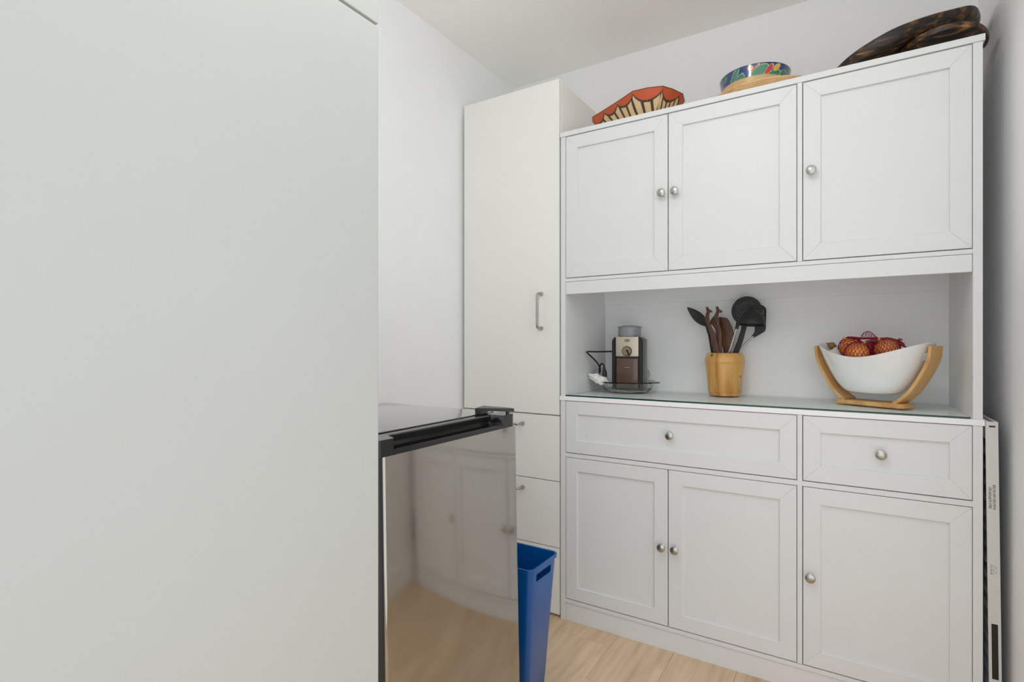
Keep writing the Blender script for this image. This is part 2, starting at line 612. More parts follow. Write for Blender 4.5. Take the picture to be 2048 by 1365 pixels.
# ------------------------------------------------------------------ hutch
HW = 1.190
hu = thing('pantry_hutch', 'tall white pantry hutch with panelled doors, two drawers and an open middle shelf', 'hutch', (0.595, 0.2, 0))
HB = 0.405
CCX, CCZ = 0.196, 0.896
part('side_panel', box(0, 0.0195, 0, HB, 0, 0.81, .0006, 1), M_hutch, hu)
part('side_panel', box(HW - 0.0195, HW, 0, HB, 0, 0.81, .0006, 1), M_hutch, hu)
part('side_panel', box(0.001, 0.0195, 0, HB, 0.8265, 1.7825, .0006, 1), M_hutch, hu)
part('side_panel', box(HW - 0.0195, HW, 0, HB, 0.8265, 1.7825, .0006, 1), M_hutch, hu)
part('top_panel', box(-0.002, 1.1945, -0.003, HB, 1.783, 1.80, .0008, 1), M_hutch, hu)
part('counter', box(-0.003, 1.1935, -0.003, HB, 0.8105, 0.826, .0008, 1), M_hutch_in, hu)
part('back_panel', box(0.0195, HW - .0195, 0.385, 0.392, 0.0, 1.783), M_hutch_in, hu)
cc_ = lathe([(0, 0), (.0225, 0), (.0225, .002), (.0205, .0035), (.0185, .0025), (0, .0025)], 32, Matrix.Translation((CCX, 0.385, CCZ)) @ Matrix.Rotation(PI / 2, 4, 'X'))
part('cable_cover', cc_, M_hutch, hu, smooth=True, label='round white cable hole cover')
part('back_strip', box(0.0195, HW - .0195, 0.373, 0.385, 1.184, 1.247, .0006, 1), M_hutch_in, hu)
part('fixed_shelf', box(0.0195, HW - .0195, 0.0, 0.385, 1.2475, 1.2595, .0005, 1), M_hutch, hu)
part('apron', box(0.0205, HW - .0205, 0.0008, 0.018, 1.2015, 1.2465, .0006, 1), M_hutch, hu)
part('divider', box(0.7755, 0.7885, 0.0, 0.385, 1.26, 1.783, .0005, 1), M_hutch, hu)
part('divider', box(0.7755, 0.7885, 0.0, 0.385, 0.081, 0.81, .0005, 1), M_hutch, hu)
part('drawer_rail', box(0.0195, 0.7755, 0.0, 0.03, 0.6025, 0.617, .0005, 1), M_hutch, hu)
part('drawer_rail', box(0.7885, HW - .0195, 0.0, 0.03, 0.6025, 0.617, .0005, 1), M_hutch, hu)
part('bottom_panel', box(0.0195, HW - .0195, 0.0, 0.385, 0.067, 0.0795, .0005, 1), M_hutch, hu)
part('base_board', box(0.0205, HW - .0205, 0.004, 0.018, 0.0, 0.0648, .0006, 1), M_hutch, hu)
FWD, FHD = 0.045, 0.047
zt0, zt1 = 1.262, 1.7805
shaker('upper_door', hu, 0.0215, 0.3955, zt0, zt1, FWD, kx=.379, kz=1.517, kface=0, fh=FHD)
shaker('upper_door', hu, 0.3985, 0.7738, zt0, zt1, FWD, kx=.4225, kz=1.517, kface=0, fh=FHD)
shaker('upper_door', hu, 0.7905, 1.1693, zt0, zt1, FWD, kx=.812, kz=1.517, kface=0, fh=FHD)
shaker('drawer', hu, 0.0215, 0.7738, 0.6195, 0.8085, FWD, kx=.404, kz=.716, kface=.0075, fh=FHD)
shaker('drawer', hu, 0.7905, 1.1693, 0.6195, 0.8085, FWD, kx=.978, kz=.716, kface=.0075, fh=FHD)
zb0, zb1 = 0.0825, 0.6005
shaker('lower_door', hu, 0.0215, 0.3955, zb0, zb1, FWD, kx=.379, kz=.345, kface=0, fh=FHD)
shaker('lower_door', hu, 0.3985, 0.7738, zb0, zb1, FWD, kx=.4225, kz=.345, kface=0, fh=FHD)
shaker('lower_door', hu, 0.7905, 1.1693, zb0, zb1, FWD, kx=.810, kz=.345, kface=0, fh=FHD)
# glass sheet on the counter
gs = thing('glass_sheet', 'clear glass sheet with green edge lying on the hutch counter', 'glass', (0.595, 0.18, 0.826))
part('pane', box(0.0205, 1.166, 0.0025, 0.384, 0.8262, 0.831, .0004, 1), M_sheet, gs)
part('edge', box(0.0205, 1.166, 0.0002, 0.0024, 0.8262, 0.831, .0004, 1), M_edge, gs, label='dark green front edge')

# ------------------------------------------------------------------ tall cabinet beside the hutch
tc_ = thing('larder_cabinet', 'tall narrow white larder cabinet with bar handle between left wall and hutch', 'cabinet', (-0.2275, 0.2, 0))
TX0, TX1 = -0.4475, -0.0065
part('body', box(TX0 + .001, TX1 + .0005, 0.021, 0.40, 0.0, 2.003, .0008, 1), M_cab, tc_)
def bar_handle(parent, p, q, y0, out=0.034, r=0.0048):
    p, q = Vector(p), Vector(q)
    d = (q - p).normalized()
    c = 0.012
    o_ = Vector((0, -out, 0))
    pts = [p, p + o_ * .62]
    for k in range(1, 6):
        a = k / 5 * PI / 2
        pts.append(p + o_ * (.62 + .38 * math.sin(a)) + d * c * (1 - math.cos(a)))
    for k in range(0, 6):
        a = PI / 2 - k / 5 * PI / 2
        pts.append(q + o_ * (.62 + .38 * math.sin(a)) - d * c * (1 - math.cos(a)))
    pts.append(q)
    bm = tube(pts, r, 12)
    for e in (p, q):
        lathe([(0.008, 0), (0.008, 0.004), (0.006, 0.012), (0.0049, 0.014)], 16, Matrix.Translation(e) @ Matrix.Rotation(PI / 2, 4, 'X'), bm)
    return part('handle', bm, M_chrome, parent, smooth=True)
dr = part('door', box(TX0, TX1, 0.0, 0.018, 0.7545, 2.0049, .0012, 2), M_cab, tc_)
bar_handle(dr, (-0.081, 0, 1.208), (-0.081, 0, 1.078), 0)
for z0, z1, hz in ((.5068, .7495, .7115), (.2594, .5035, .4645), (.0105, .256, .217)):
    d_ = part('drawer', box(TX0, TX1, 0.003, 0.020, z0, z1, .0012, 2), M_cab, tc_)
    bar_handle(d_, (-0.293, 0.003, hz), (-0.1645, 0.003, hz), 0)

# ------------------------------------------------------------------ mini fridge
fr = thing('mini_fridge', 'black and stainless under-counter fridge with recessed black handle along its door top', 'fridge', (0.0, -0.90, 0))
FY0, FY1, FXF, FXB = -1.1315, -0.666, 0.2188, -0.2267
part('body', box(FXB, 0.150, FY0, FY1, 0.02, 0.838, .004, 2), M_black, fr)
part('top_plate', box(FXB, 0.1535, FY0, FY1, 0.8385, 0.8495, .0035, 3), M_fridge_top, fr, smooth=True)
for (fx, fy) in ((0.11, FY0 + .05), (0.11, FY1 - .05), (FXB + .05, FY0 + .05), (FXB + .05, FY1 - .05)):
    part('foot', lathe([(0, 0), (.016, 0), (.016, .006), (.01, .01), (.01, .021), (0, .021)], 16, Matrix.Translation((fx, fy, 0))), M_black, fr)
TILT = 0.0195
def shear(bm):
    for v in bm.verts:
        v.co.x += TILT * (0.85 - v.co.z)
    return bm
def rr_plan(x0, x1, y0, y1, r, n=6, back=True):
    """rounded (front corners) plan outline, front is +x"""
    pts = [(x0, y0)]
    for k in range(n + 1):
        a = -PI / 2 + k / n * PI / 2
        pts.append((x1 - r + r * math.cos(a), y0 + r + r * math.sin(a)))
    for k in range(n + 1):
        a = k / n * PI / 2
        pts.append((x1 - r + r * math.cos(a), y1 - r + r * math.sin(a)))
    pts.append((x0, y1))
    return pts
core = rr_plan(0.1705, FXF - .004, FY0, FY1, 0.022)
bm = loft([[(p[0], p[1], z) for p in core] for z in (0.055, 0.8195)])
door_f = part('door', shear(bm), M_black, fr, smooth=True)
# stainless skin
sk = [(FXF - .006, FY0 + .0245)] + [(FXF - .0006 - .004 * (1 - math.sin(k / 6 * PI / 2)), FY0 + .0245 + .006 * (1 - math.cos(k / 6 * PI / 2))) for k in range(7)]
sk += [(FXF - .0006, FY1 - .008), (FXF - .003, FY1 - .002), (FXF - .007, FY1 - .0003), (FXF - .012, FY1 - .0003)]
bm = loft([[(p[0], p[1], z) for p in sk] for z in (0.057, 0.8193)])
part('steel_panel', shear(bm), M_steel, door_f, smooth=True)
# black cap with a scooped pocket handle
NY = 96
def capfront(y, depth):
    e0, e1 = FY0 + 0.058, FY1 - 0.062
    w = 0.016
    def ss(t):
        t = max(0, min(1, t)); return t * t * (3 - 2 * t)
    m = ss((y - e0) / w + .5) * ss((e1 - y) / w + .5)
    r = 0.022
    xf = FXF
    for yy in (y - FY0, FY1 - y):
        if yy < r:
            xf = min(xf, FXF - r + math.sqrt(max(0, r * r - (r - yy) ** 2)))
    return xf - depth * m
ys = [FY0 + .0004 + (FY1 - FY0 - .0008) * (0.5 - 0.5 * math.cos(PI * i / NY)) * 0.5 + (FY1 - FY0 - .0008) * i / NY * 0.5 for i in range(NY + 1)]
levels = [(0.8195, 0.0), (0.8283, 0.0), (0.8293, 0.0012), (0.8294, 0.034), (0.8355, 0.036), (0.837, 0.0305), (0.8475, 0.0285), (0.8492, 0.0300), (0.8495, 0.0312)]
bm = bmesh.new()
G = []
for z, dpt in levels:
    G.append([bm.verts.new((capfront(y, dpt), y, z)) for y in ys])
back0 = [bm.verts.new((0.1705, y, 0.8195)) for y in ys]
back1 = [bm.verts.new((0.1705, y, 0.8495)) for y in ys]
G = [back0] + G + [back1]
for A, B in zip(G[:-1], G[1:]):
    for k in range(NY):
        bm.faces.new((A[k], A[k + 1], B[k + 1], B[k]))
for k in range(NY):
    bm.faces.new((back1[k], back1[k + 1], back0[k + 1], back0[k]))
bm.faces.new([g[0] for g in G])
bm.faces.new([g[-1] for g in G][::-1])
cap = part('handle_cap', bm, M_capblack, door_f, smooth=True)
part('screw_cover', lathe([(0, 0), (.0035, 0), (.003, .0006), (0, .0008)], 14, Matrix.Translation((0.192, FY0 + .026, 0.8495))), M_blackm, cap if False else door_f)
# hinge cover at the far corner
hg = bmesh.new()
pl = [(0.1487, -0.741), (0.2270, -0.7015), (0.2310, -0.696), (0.2150, -0.688), (0.134, -0.6870)]
loft([[(p[0], p[1], z) for p in pl] for z in (0.8570, 0.8632)] + [[(0.18 + (p[0] - .18) * .97, -.705 + (p[1] + .705) * .97, 0.8642) for p in pl]], bm=hg)
loft([[(p[0], p[1], z) for p in ((.1490, -.7405), (.1600, -.7345), (.1500, -.6875), (.1345, -.6875))] for z in (0.8495, 0.8575)], bm=hg)
hc = part('hinge_cover', hg, M_black, fr)
part('hinge_pin', lathe([(0, .8494), (.0045, .8494), (.0045, .8575), (0, .8575)], 14, Matrix.Translation((0.212, -0.6960, 0))), M_black, hc)

# ------------------------------------------------------------------ blue bin
bn = thing('waste_bin', 'blue plastic rectangular waste bin with slot handle beside the fridge', 'bin', (0.08, -0.50, 0))
def rrect(cx_, cy_, hx, hy, r, z, n=5):
    out = []
    for sx, sy, a0 in ((1, 1, 0), (-1, 1, PI / 2), (-1, -1, PI), (1, -1, 3 * PI / 2)):
        for k in range(n + 1):
            a = a0 + k / n * PI / 2
            out.append((cx_ + sx * (hx - r) + r * math.cos(a), cy_ + sy * (hy - r) + r * math.sin(a), z))
    return out
BCX, BCY = 0.070, -0.5005
rings = [rrect(BCX, BCY, .105, .046, .012, 0.0), rrect(BCX, BCY, .108, .049, .014, 0.004),
         rrect(BCX, BCY, .1355, .0735, .017, 0.415), rrect(BCX, BCY, .1362, .0742, .017, 0.4185), rrect(BCX, BCY, .1395, .0775, .018, 0.4185),
         rrect(BCX, BCY, .1405, .0785, .018, 0.4285), rrect(BCX, BCY, .1385, .0765, .018, 0.4300), rrect(BCX, BCY, .1355, .0735, .016, 0.4285),
         rrect(BCX, BCY, .1335, .0715, .015, 0.41), rrect(BCX, BCY, .105, .046, .012, 0.006)]
bo = part('bucket', loft(rings), M_blue, bn, smooth=True)
cb = bmesh.new()
for v in range(1):
    prof = []
    yc, zc, hy, hz, r = -0.502, 0.397, 0.041, 0.0105, 0.003
    for sx, sy, a0 in ((1, 1, 0), (-1, 1, PI / 2), (-1, -1, PI), (1, -1, 3 * PI / 2)):
        for k in range(4):
            a = a0 + k / 3 * PI / 2
            prof.append((yc + sx * (hy - r) + r * math.cos(a), zc + sy * (hz - r) + r * math.sin(a)))
    off = world_off(bn)
    loft([[(xx - off.x, p[0] - off.y, p[1] - off.z) for p in prof] for xx in (0.17, 0.24)], bm=cb)
boolean(bo, cb)

# ------------------------------------------------------------------ air filter by the right wall
FZ = 0.822
af = thing('air_filter', 'white cardboard pleated air filter slotted between hutch and right wall', 'filter', (1.2158, 0.0, 0.0), (0, -math.atan(0.0088 / FZ), 0))
TH = 0.0245
h = TH / 2
part('front_board', box(-h, h, 0.001, 0.004, 0.0003, FZ, .0006, 1), M_card, af, local=True)
part('back_board', box(-h, h, 0.37, 0.373, 0.0003, FZ, .0006, 1), M_card, af, local=True)
tb = box(-h, -h + .009, .004, .37, FZ - .003, FZ)
add_box(tb, h - .008, h, .004, .37, FZ - .003, FZ)
part('top_flap', tb, M_card, af, local=True)
part('bottom_board', box(-h, h, .004, .37, 0.0003, .0033), M_card, af, local=True)
zz = bmesh.new()
NP = 40
prev = None
for i in range(NP + 1):
    z = 0.006 + (FZ - .03) * i / NP
    xx = (-h + .002) if i % 2 else (h - .002)
    cur = (zz.verts.new((xx, .005, z)), zz.verts.new((xx, .369, z)))
    if prev:
        zz.faces.new((prev[0], prev[1], cur[1], cur[0]))
    prev = cur
part('pleats', zz, M_media, af, local=True)
# dark slot, print and label on the narrow front
sl = box(-.0055, .0065, 0.0004, 0.0011, FZ - .0135, FZ - .0095, .0002, 1)
part('slot', sl, M_ink, af, local=True, label='dark oblong slot')
def vtext(body, size, x, z):
    # runs upwards, read from the front (-Y)
    M = Matrix.Translation((x, 0.0008, z)) @ Matrix.Rotation(PI / 2, 4, 'X') @ Matrix.Rotation(PI / 2, 4, 'Z')
    return part('lettering', text_bm(body, size, M), M_ink, af, local=True, label='black printed lettering')
vtext('SELF-SUPPORTED', 0.0070, -0.0028, 0.6045)
vtext('PLEATED AIR FILTER', 0.0070, 0.0052, 0.6020)
vtext('0 \u2022 4 \u2022 2 1', 0.0062, -0.0025, 0.4400)
vtext('- - = = - =', 0.0052, 0.0018, 0.4410)
vtext('= - - - =', 0.0046, 0.0058, 0.4440)
part('label_patch', box(-.0062, .0062, 0.0004, 0.0011, .178, .316, .0002, 1), M_label, af, local=True, label='blackish printed label')

# ------------------------------------------------------------------ glass dish with grinder, cord and paper
DZ = 0.831
dcx, dcy = 0.160, 0.266
gd = thing('pie_dish', 'clear fluted glass pie dish on the hutch counter under the grinder', 'dish', (dcx, dcy, DZ))
SEG = 96
def flute(r, z, amp):
    return [(r * (1 + amp * math.cos(24 * 2 * PI * i / SEG)) * math.cos(2 * PI * i / SEG), r * (1 + amp * math.cos(24 * 2 * PI * i / SEG)) * math.sin(2 * PI * i / SEG), z) for i in range(SEG)]
rings = [flute(.078, 0.0003, 0), flute(.086, 0.002, 0), flute(.093, .010, 0), flute(.1015, .026, .002), flute(.106, .0335, .012), flute(.1115, .0385, .018), flute(.1125, .0405, .018), flute(.1105, .0415, .016), flute(.1035, .036, .012), flute(.098, .026, .002), flute(.0885, .010, 0), flute(.081, .005, 0), flute(.02, .0048, 0)]
part('bowl', loft(rings), M_glass, gd, local=True, smooth='all')
for s in (-1, 1):
    out = [(.105, -.028), (.117, -.026), (.126, -.016), (.129, 0), (.126, .016), (.117, .026), (.105, .028)]
    bm = loft([[(s * p[0], p[1], z) for p in out] for z in (.0365, .0412)])
    part('grip', bm, M_glass, gd, local=True)

gr = thing('coffee_grinder', 'black and steel coffee grinder with dial standing in the glass dish', 'grinder', (0.168, 0.270, 0.8372), (0, 0, math.radians(9)))
def rbox(x0, x1, y0, y1, z0, z1, b, seg=3):
    return box(x0, x1, y0, y1, z0, z1, bev=b, seg=seg)
part('housing', rbox(-.0575, .0615, -.005, .049, 0.0, .2015, .006), M_greyplastic, gr, local=True, smooth=True)
for s in (-1, 1):
    prof = [(s * .0445, 0.0), (s * .0600, 0.0), (s * .0600, .190), (s * .0575, .199), (s * .0515, .2065), (s * .0445, .209)]
    bm = loft([[(p[0], y, p[1]) for p in prof] for y in (-.050, .046)])
    bmesh.ops.bevel(bm, geom=[e for e in bm.edges if abs(e.verts[0].co.y + .05) < 1e-5 and abs(e.verts[1].co.y + .05) < 1e-5], offset=.004, segments=3, affect='EDGES')
    part('side_shell', bm, M_black, gr, local=True, smooth=True)
part('core', box(-.0443, .0443, -.045, .046, 0, .2085, .002, 1), M_black, gr, local=True)
fp = rbox(-.0440, .0440, -.0525, -.040, .1325, .2095, .003)
face = part('control_panel', fp, M_brass_face, gr, local=True, smooth=True, label='warm steel control panel')
part('dial', lathe([(0, 0), (.0172, 0), (.0168, .006), (.0155, .008), (0, .008)], 32, Matrix.Translation((-.0005, -.0523, .1535)) @ Matrix.Rotation(PI / 2, 4, 'X')), M_dial, face, local=True, smooth=True)
part('dial_ring', lathe([(.0172, 0), (.0192, 0), (.0190, .0022), (.0174, .0024)], 40, Matrix.Translation((-.0005, -.0523, .1535)) @ Matrix.Rotation(PI / 2, 4, 'X'), closed=True), M_label, face, local=True, smooth=True)
ptr = flat_shape([(-.003, .004), (.0105, -.0195), (.0150, -.0185), (.004, .007)], [], .004, M=Matrix.Translation((-.0005, -.0615, .1535)))
part('pointer', ptr, M_label, face, local=True)
ring = [(.0105 * math.copysign(abs(math.cos(a)) ** .7, math.cos(a)), .0055 * math.copysign(abs(math.sin(a)) ** .8, math.sin(a))) for a in [2 * PI * k / 32 for k in range(32)]]
inn = [(x_ * .84, z_ * .74) for x_, z_ in ring]
bd = flat_shape(ring, [inn], .0012, M=Matrix.Translation((.0005, -.0527, .195)))
merge(bd, flat_shape([(-.0055, -.0018), (.0055, -.0018), (.0055, .0018), (-.0055, .0018)], [], .0012, M=Matrix.Translation((.0005, -.0527, .195))))
part('badge', bd, M_ink, face, local=True, label='small dark oval badge')
tk = bmesh.new()
for k in range(9):
    a = math.radians(-40 + k * 32.5)
    add_box(tk, -.0006, .0006, -.0529, -.0522, .0005, .0030, M=Matrix.Translation((-.0005, 0, .1535)) @ Matrix.Rotation(a - PI / 2 + PI / 2, 4, 'Y') @ Matrix.Translation((0, 0, .0205)))
part('dial_marks', tk, M_ink, face, local=True)
gb = rbox(-.0428, .0428, -.0515, -.030, .006, .1265, .006)
bin_ = part('grounds_bin', gb, M_ground, gr, local=True, smooth=True, label='brown translucent grounds bin')
part('finger_lip', box(-.010, .010, -.0535, -.0505, .0885, .0915, .0008, 2), M_chrome, bin_, local=True)
hp = lathe([(.0435, .2092), (.0440, .2105), (.0440, .246), (.0425, .246), (.0415, .2105), (0, .2105)], 48)
hop = part('bean_hopper', hp, M_smoke, gr, local=True, smooth=True, label='smoky translucent bean hopper')
part('hopper_lid', lathe([(0, .2466), (.0472, .2466), (.0480, .2478), (.0465, .2492), (.030, .2535), (.012, .2555), (0, .2558)], 48), M_smoke, hop, local=True, smooth=True)
# power cord (belongs to the grinder, in its local frame)
Rg = Matrix.Translation(gr.location) @ Matrix.Rotation(math.radians(9), 4, 'Z')
Ri = Rg.inverted()
def gl(p):
    return tuple(Ri @ Vector(p))
cpts = catmull([(0.112, .262, .988), (0.095, .235, .9885), (0.065, .19, .988), (0.040, .163, .9885), (0.0345, .158, .987), (0.036, .162, .982), (0.050, .195, .957), (0.0585, .215, .937), (0.0600, .23, .918), (0.0545, .236, .902), (0.0545, .235, .921), (0.0640, .233, .9395), (0.0755, .229, .934), (0.0795, .224, .922)], 6)
cord = part('power_cord', tube([gl(p) for p in cpts], .0031, 8), M_black, gr, local=True, smooth=True)
plug = bmesh.new()
tube([gl(p) for p in ((.0785, .2255, .926), (.0800, .2235, .916), (.0830, .219, .9075), (.0850, .217, .888))], [.0042, .0062, .0090, .0098], 10, plug)
part('plug', plug, M_blackm, cord, local=True, smooth=True)

# crumpled white paper over the dish rim
pw = thing('crumpled_paper', 'crumpled white paper towel draped on the left rim of the glass dish', 'paper', (0.066, 0.200, 0.866))
bm = bmesh.new()
bmesh.ops.create_icosphere(bm, subdivisions=5, radius=1.0)
for v in bm.verts:
    d = v.co.copy()
    n = noise.noise(d * 1.7) * .30 + noise.noise(d * 4.1 + Vector((3, 1, 7))) * .17 + noise.noise(d * 9.0) * .08
    n += 0.10 * (abs(noise.noise(d * 3.0 + Vector((9, 2, 4)))) * 2 - .5)
    r = 1 + n
    x_, y_, z_ = d.x * r * .040, d.y * r * .020, d.z * r * .0165
    z_ += -0.30 * x_ + .013
    x_ += .003
    v.co = (x_, y_, z_)
part('sheet', bm, M_towel, pw, local=True, smooth='all')

# ------------------------------------------------------------------ utensil crock
px_, py_, pz_ = 0.519, 0.30, 0.831
up = thing('utensil_crock', 'turned honey-coloured wooden crock holding kitchen utensils', 'crock', (px_, py_, pz_))
part('pot', lathe([(0, .0004), (.0525, .0004), (.0545, .004), (.0540, .0095), (.0572, .013), (.0610, .06), (.0662, .112), (.0668, .120), (.0690, .1235), (.0684, .1268), (.0660, .139), (.0620, .150), (.0585, .1545), (.0540, .1548), (.0525, .150), (.0520, .02), (0, .016)], 56), M_pot, up, local=True, smooth=True)

UT = 'utensils standing in the wooden crock'
def ut(name, label, cat):
    return thing(name, label, cat, (px_, py_, pz_ + .0165), group=UT)
# black spoon
u = ut('serving_spoon', 'black nylon spoon leaning furthest left in the wooden crock', 'spoon')
part('shaft', tube([(.4975, .302, .852), (.4720, .306, .995), (.4605, .306, 1.066)], .0040, 10), M_blackm, u, smooth=True)
bm = bmesh.new()
a0, a1 = Vector((.4555, .306, 1.088)), Vector((.3835, .306, 1.1575))
ax = (a1 - a0).normalized()
side = Vector((ax.z, 0, -ax.x))
nrm = Vector((0, 1, 0))
L = (a1 - a0).length
rings = []
for i in range(15):
    t = i / 14
    w = .0185 * (math.sin(PI * min(1, (t * .93 + .05))) ** .75) * (1 - .32 * t) * 1.18
    c = a0 + ax * L * t + Vector((0, .004 * math.sin(PI * t), 0))
    ring = []
    for k in range(20):
        a = 2 * PI * k / 20
        ring.append(c + side * w * math.cos(a) + nrm * ((.0022 * math.sin(a)) + .006 * (1 - math.cos(a) ** 2) * math.sin(PI * t) * .8))
    rings.append(ring)
loft(rings, bm=bm)
tube([(.4612, .306, 1.060), (.4585, .306, 1.075), (.4545, .306, 1.0885), (.449, .3065, 1.094)], [.0058, .0062, .0068, .005], 10, bm)
part('spoon_head', bm, M_blackm, u, smooth=True)
# carved giraffes
def giraffe(label, pts, y, spots):
    u = ut('giraffe_server', label, 'server')
    out = [(p[0], p[1]) for p in pts]
    return part('carving', flat_shape(out, [], .0085, .0015, Matrix.Translation((0, y, 0))), M_giraffe, u, smooth=True), u
h1 = [(.4580, 1.1530), (.4600, 1.1505), (.4622, 1.1535), (.4640, 1.1490), (.4690, 1.1440), (.4768, 1.1395), (.4762, 1.1365), (.4715, 1.1352), (.4674, 1.1359), (.4662, 1.129), (.4655, 1.118), (.4672, 1.104), (.4690, 1.0960), (.4770, 1.0750), (.4880, 1.055), (.4970, 1.020), (.5030, .9876), (.5200, .900), (.5230, .850), (.5060, .850), (.4990, .900), (.4830, .9875), (.4780, 1.025), (.4730, 1.052), (.4640, 1.078), (.4560, 1.1002), (.4552, 1.118), (.4575, 1.129), (.4608, 1.1394), (.4580, 1.1477)]
giraffe('carved wooden server with giraffe head, beside the black spoon', h1, .2855, 0)
h2 = [(.4899, 1.1535), (.4918, 1.1515), (.4946, 1.1550), (.4962, 1.1500), (.5015, 1.1437), (.5099, 1.1390), (.5094, 1.1355), (.5040, 1.1342), (.4984, 1.1349), (.4960, 1.128), (.4950, 1.117), (.4955, 1.106), (.5000, 1.092), (.5046, 1.0760), (.5075, 1.062), (.5085, .9877), (.5160, .850), (.5010, .850), (.4960, .9877), (.4935, 1.035), (.4890, 1.070), (.4835, 1.082), (.4770, 1.090), (.4710, 1.0935), (.4702, 1.1040), (.4780, 1.1140), (.4845, 1.1224), (.4905, 1.135), (.4920, 1.1416)]
hole = [(.4868, 1.0945), (.4895, 1.0985), (.4960, 1.082), (.4990, 1.074), (.4955, 1.0755)]
u = ut('giraffe_server', 'taller carved wooden giraffe server in the middle of the crock', 'server')
part('carving', flat_shape(h2, [hole], .0085, .0015, Matrix.Translation((0, .2975, 0))), M_giraffe, u, smooth=True)
# wooden spatula
sp = closed_spline([(.4930, 1.1165, 0), (.5060, 1.1160, 0), (.5205, 1.1121, 0), (.5300, 1.0960, 0), (.5385, 1.0760, 0), (.5445, 1.0440, 0), (.5400, 1.0150, 0), (.5330, .9950, 0), (.5290, .960, 0), (.5270, .850, 0), (.5130, .850, 0), (.5120, .950, 0), (.5095, .990, 0), (.5030, 1.030, 0), (.5000, 1.065, 0), (.4960, 1.095, 0)], 5)
u = ut('wooden_spatula', 'broad brown wooden spatula upright between the giraffes and black ladle', 'spatula')
part('blade', flat_shape([(p.x, p.y) for p in sp], [], .006, .0015, Matrix.Translation((0, .334, 0))), M_spatwood, u, smooth=True)
# skimmer
u = ut('skimmer', 'black round skimmer full of small holes behind the ladle', 'skimmer')
SC, SR = (.5898, 1.1385), .0512
circ = [(SC[0] + SR * math.cos(2 * PI * k / 56), SC[1] + SR * 1.02 * math.sin(2 * PI * k / 56)) for k in range(56)]
holes = []
rot = math.radians(38)
for i in range(-4, 5):
    for j in range(-4, 5):
        hx, hz = i * .0077, j * .0077
        x_ = hx * math.cos(rot) - hz * math.sin(rot)
        z_ = hx * math.sin(rot) + hz * math.cos(rot)
        if x_ * x_ + z_ * z_ < .0365 ** 2:
            holes.append([(SC[0] + x_ + .0017 * math.cos(-2 * PI * k / 8), SC[1] + z_ + .0017 * math.sin(-2 * PI * k / 8)) for k in range(8)])
part('disc', flat_shape(circ, holes, .0022, .0005, Matrix.Translation((0, .322, 0))), M_blackm, u)
st = [(.5760, 1.1000), (.5930, 1.0950), (.5905, 1.0830), (.5790, 1.0350), (.5630, .9870), (.5200, .850), (.5080, .850), (.5440, .9870), (.5600, 1.030), (.5720, 1.070)]
part('handle', flat_shape(st, [], .0055, .001, Matrix.Translation((0, .3182, 0))), M_blackm, u)
# turner behind the ladle
u = ut('slotted_turner', 'black curved slotted turner with steel shaft leaning right behind the ladle', 'turner')
to = closed_spline([(.6000, 1.1570, 0), (.6150, 1.1640, 0), (.6322, 1.1600, 0), (.6460, 1.1530, 0), (.6523, 1.1420, 0), (.6526, 1.1200, 0), (.6515, 1.0900, 0), (.6495, 1.0670, 0), (.6330, 1.0540, 0), (.6140, 1.0430, 0), (.6050, 1.0460, 0), (.6140, 1.0600, 0), (.6155, 1.0840, 0), (.6060, 1.1100, 0), (.5980, 1.1400, 0)], 5)
def slot(x_, z0, z1, w=.0013):
    return [(x_ - w, z0), (x_ - w, z1), (x_ + w, z1), (x_ + w, z0)]
part('blade', flat_shape([(p.x, p.y) for p in to], [slot(.6432, 1.1255, 1.1415), slot(.6340, 1.112, 1.145), slot(.6245, 1.110, 1.147)], .003, .0007, Matrix.Translation((0, .3335, 0))), M_blackm, u)
part('shaft', tube([(.4830, .3200, .9070), (.5557, .327, .9870), (.6105, .3335, 1.0465)], .0036, 10), M_chrome, u, smooth=True)
# ladle
u = ut('soup_ladle', 'black ladle, its domed bowl upside down in front of the skimmer', 'ladle')
T = Matrix.Translation((.6142, .262, 1.0868)) @ Matrix.Rotation(math.radians(-6), 4, 'X') @ Matrix.Rotation(math.radians(2), 4, 'Y')
prof = [(.0425, .001), (.0447, -.002), (.0452, .002)]
for k in range(1, 13):
    a = k / 12 * PI / 2
    prof.append((.0447 * math.cos(a) ** .9 if k < 12 else 0, .002 + .0525 * math.sin(a)))
prof2 = [(0, .0505)] + [(.0425 * math.cos(a) ** .9, .0505 * math.sin(a)) for a in [(11 - k) / 12 * PI / 2 for k in range(11)]]
bm = lathe(prof + prof2, 40, T)
tube([(.5752, .263, 1.1000), (.5708, .263, 1.0930), (.5683, .263, 1.0830), (.5655, .263, 1.0715)], [.006, .0068, .0062, .0056], 10, bm)
part('ladle_bowl', bm, M_blackm, u, smooth=True)
part('shaft', tube([(.5010, .283, .853), (.5390, .270, .9868), (.5660, .263, 1.0755)], .0040, 10), M_chrome, u, smooth=True)

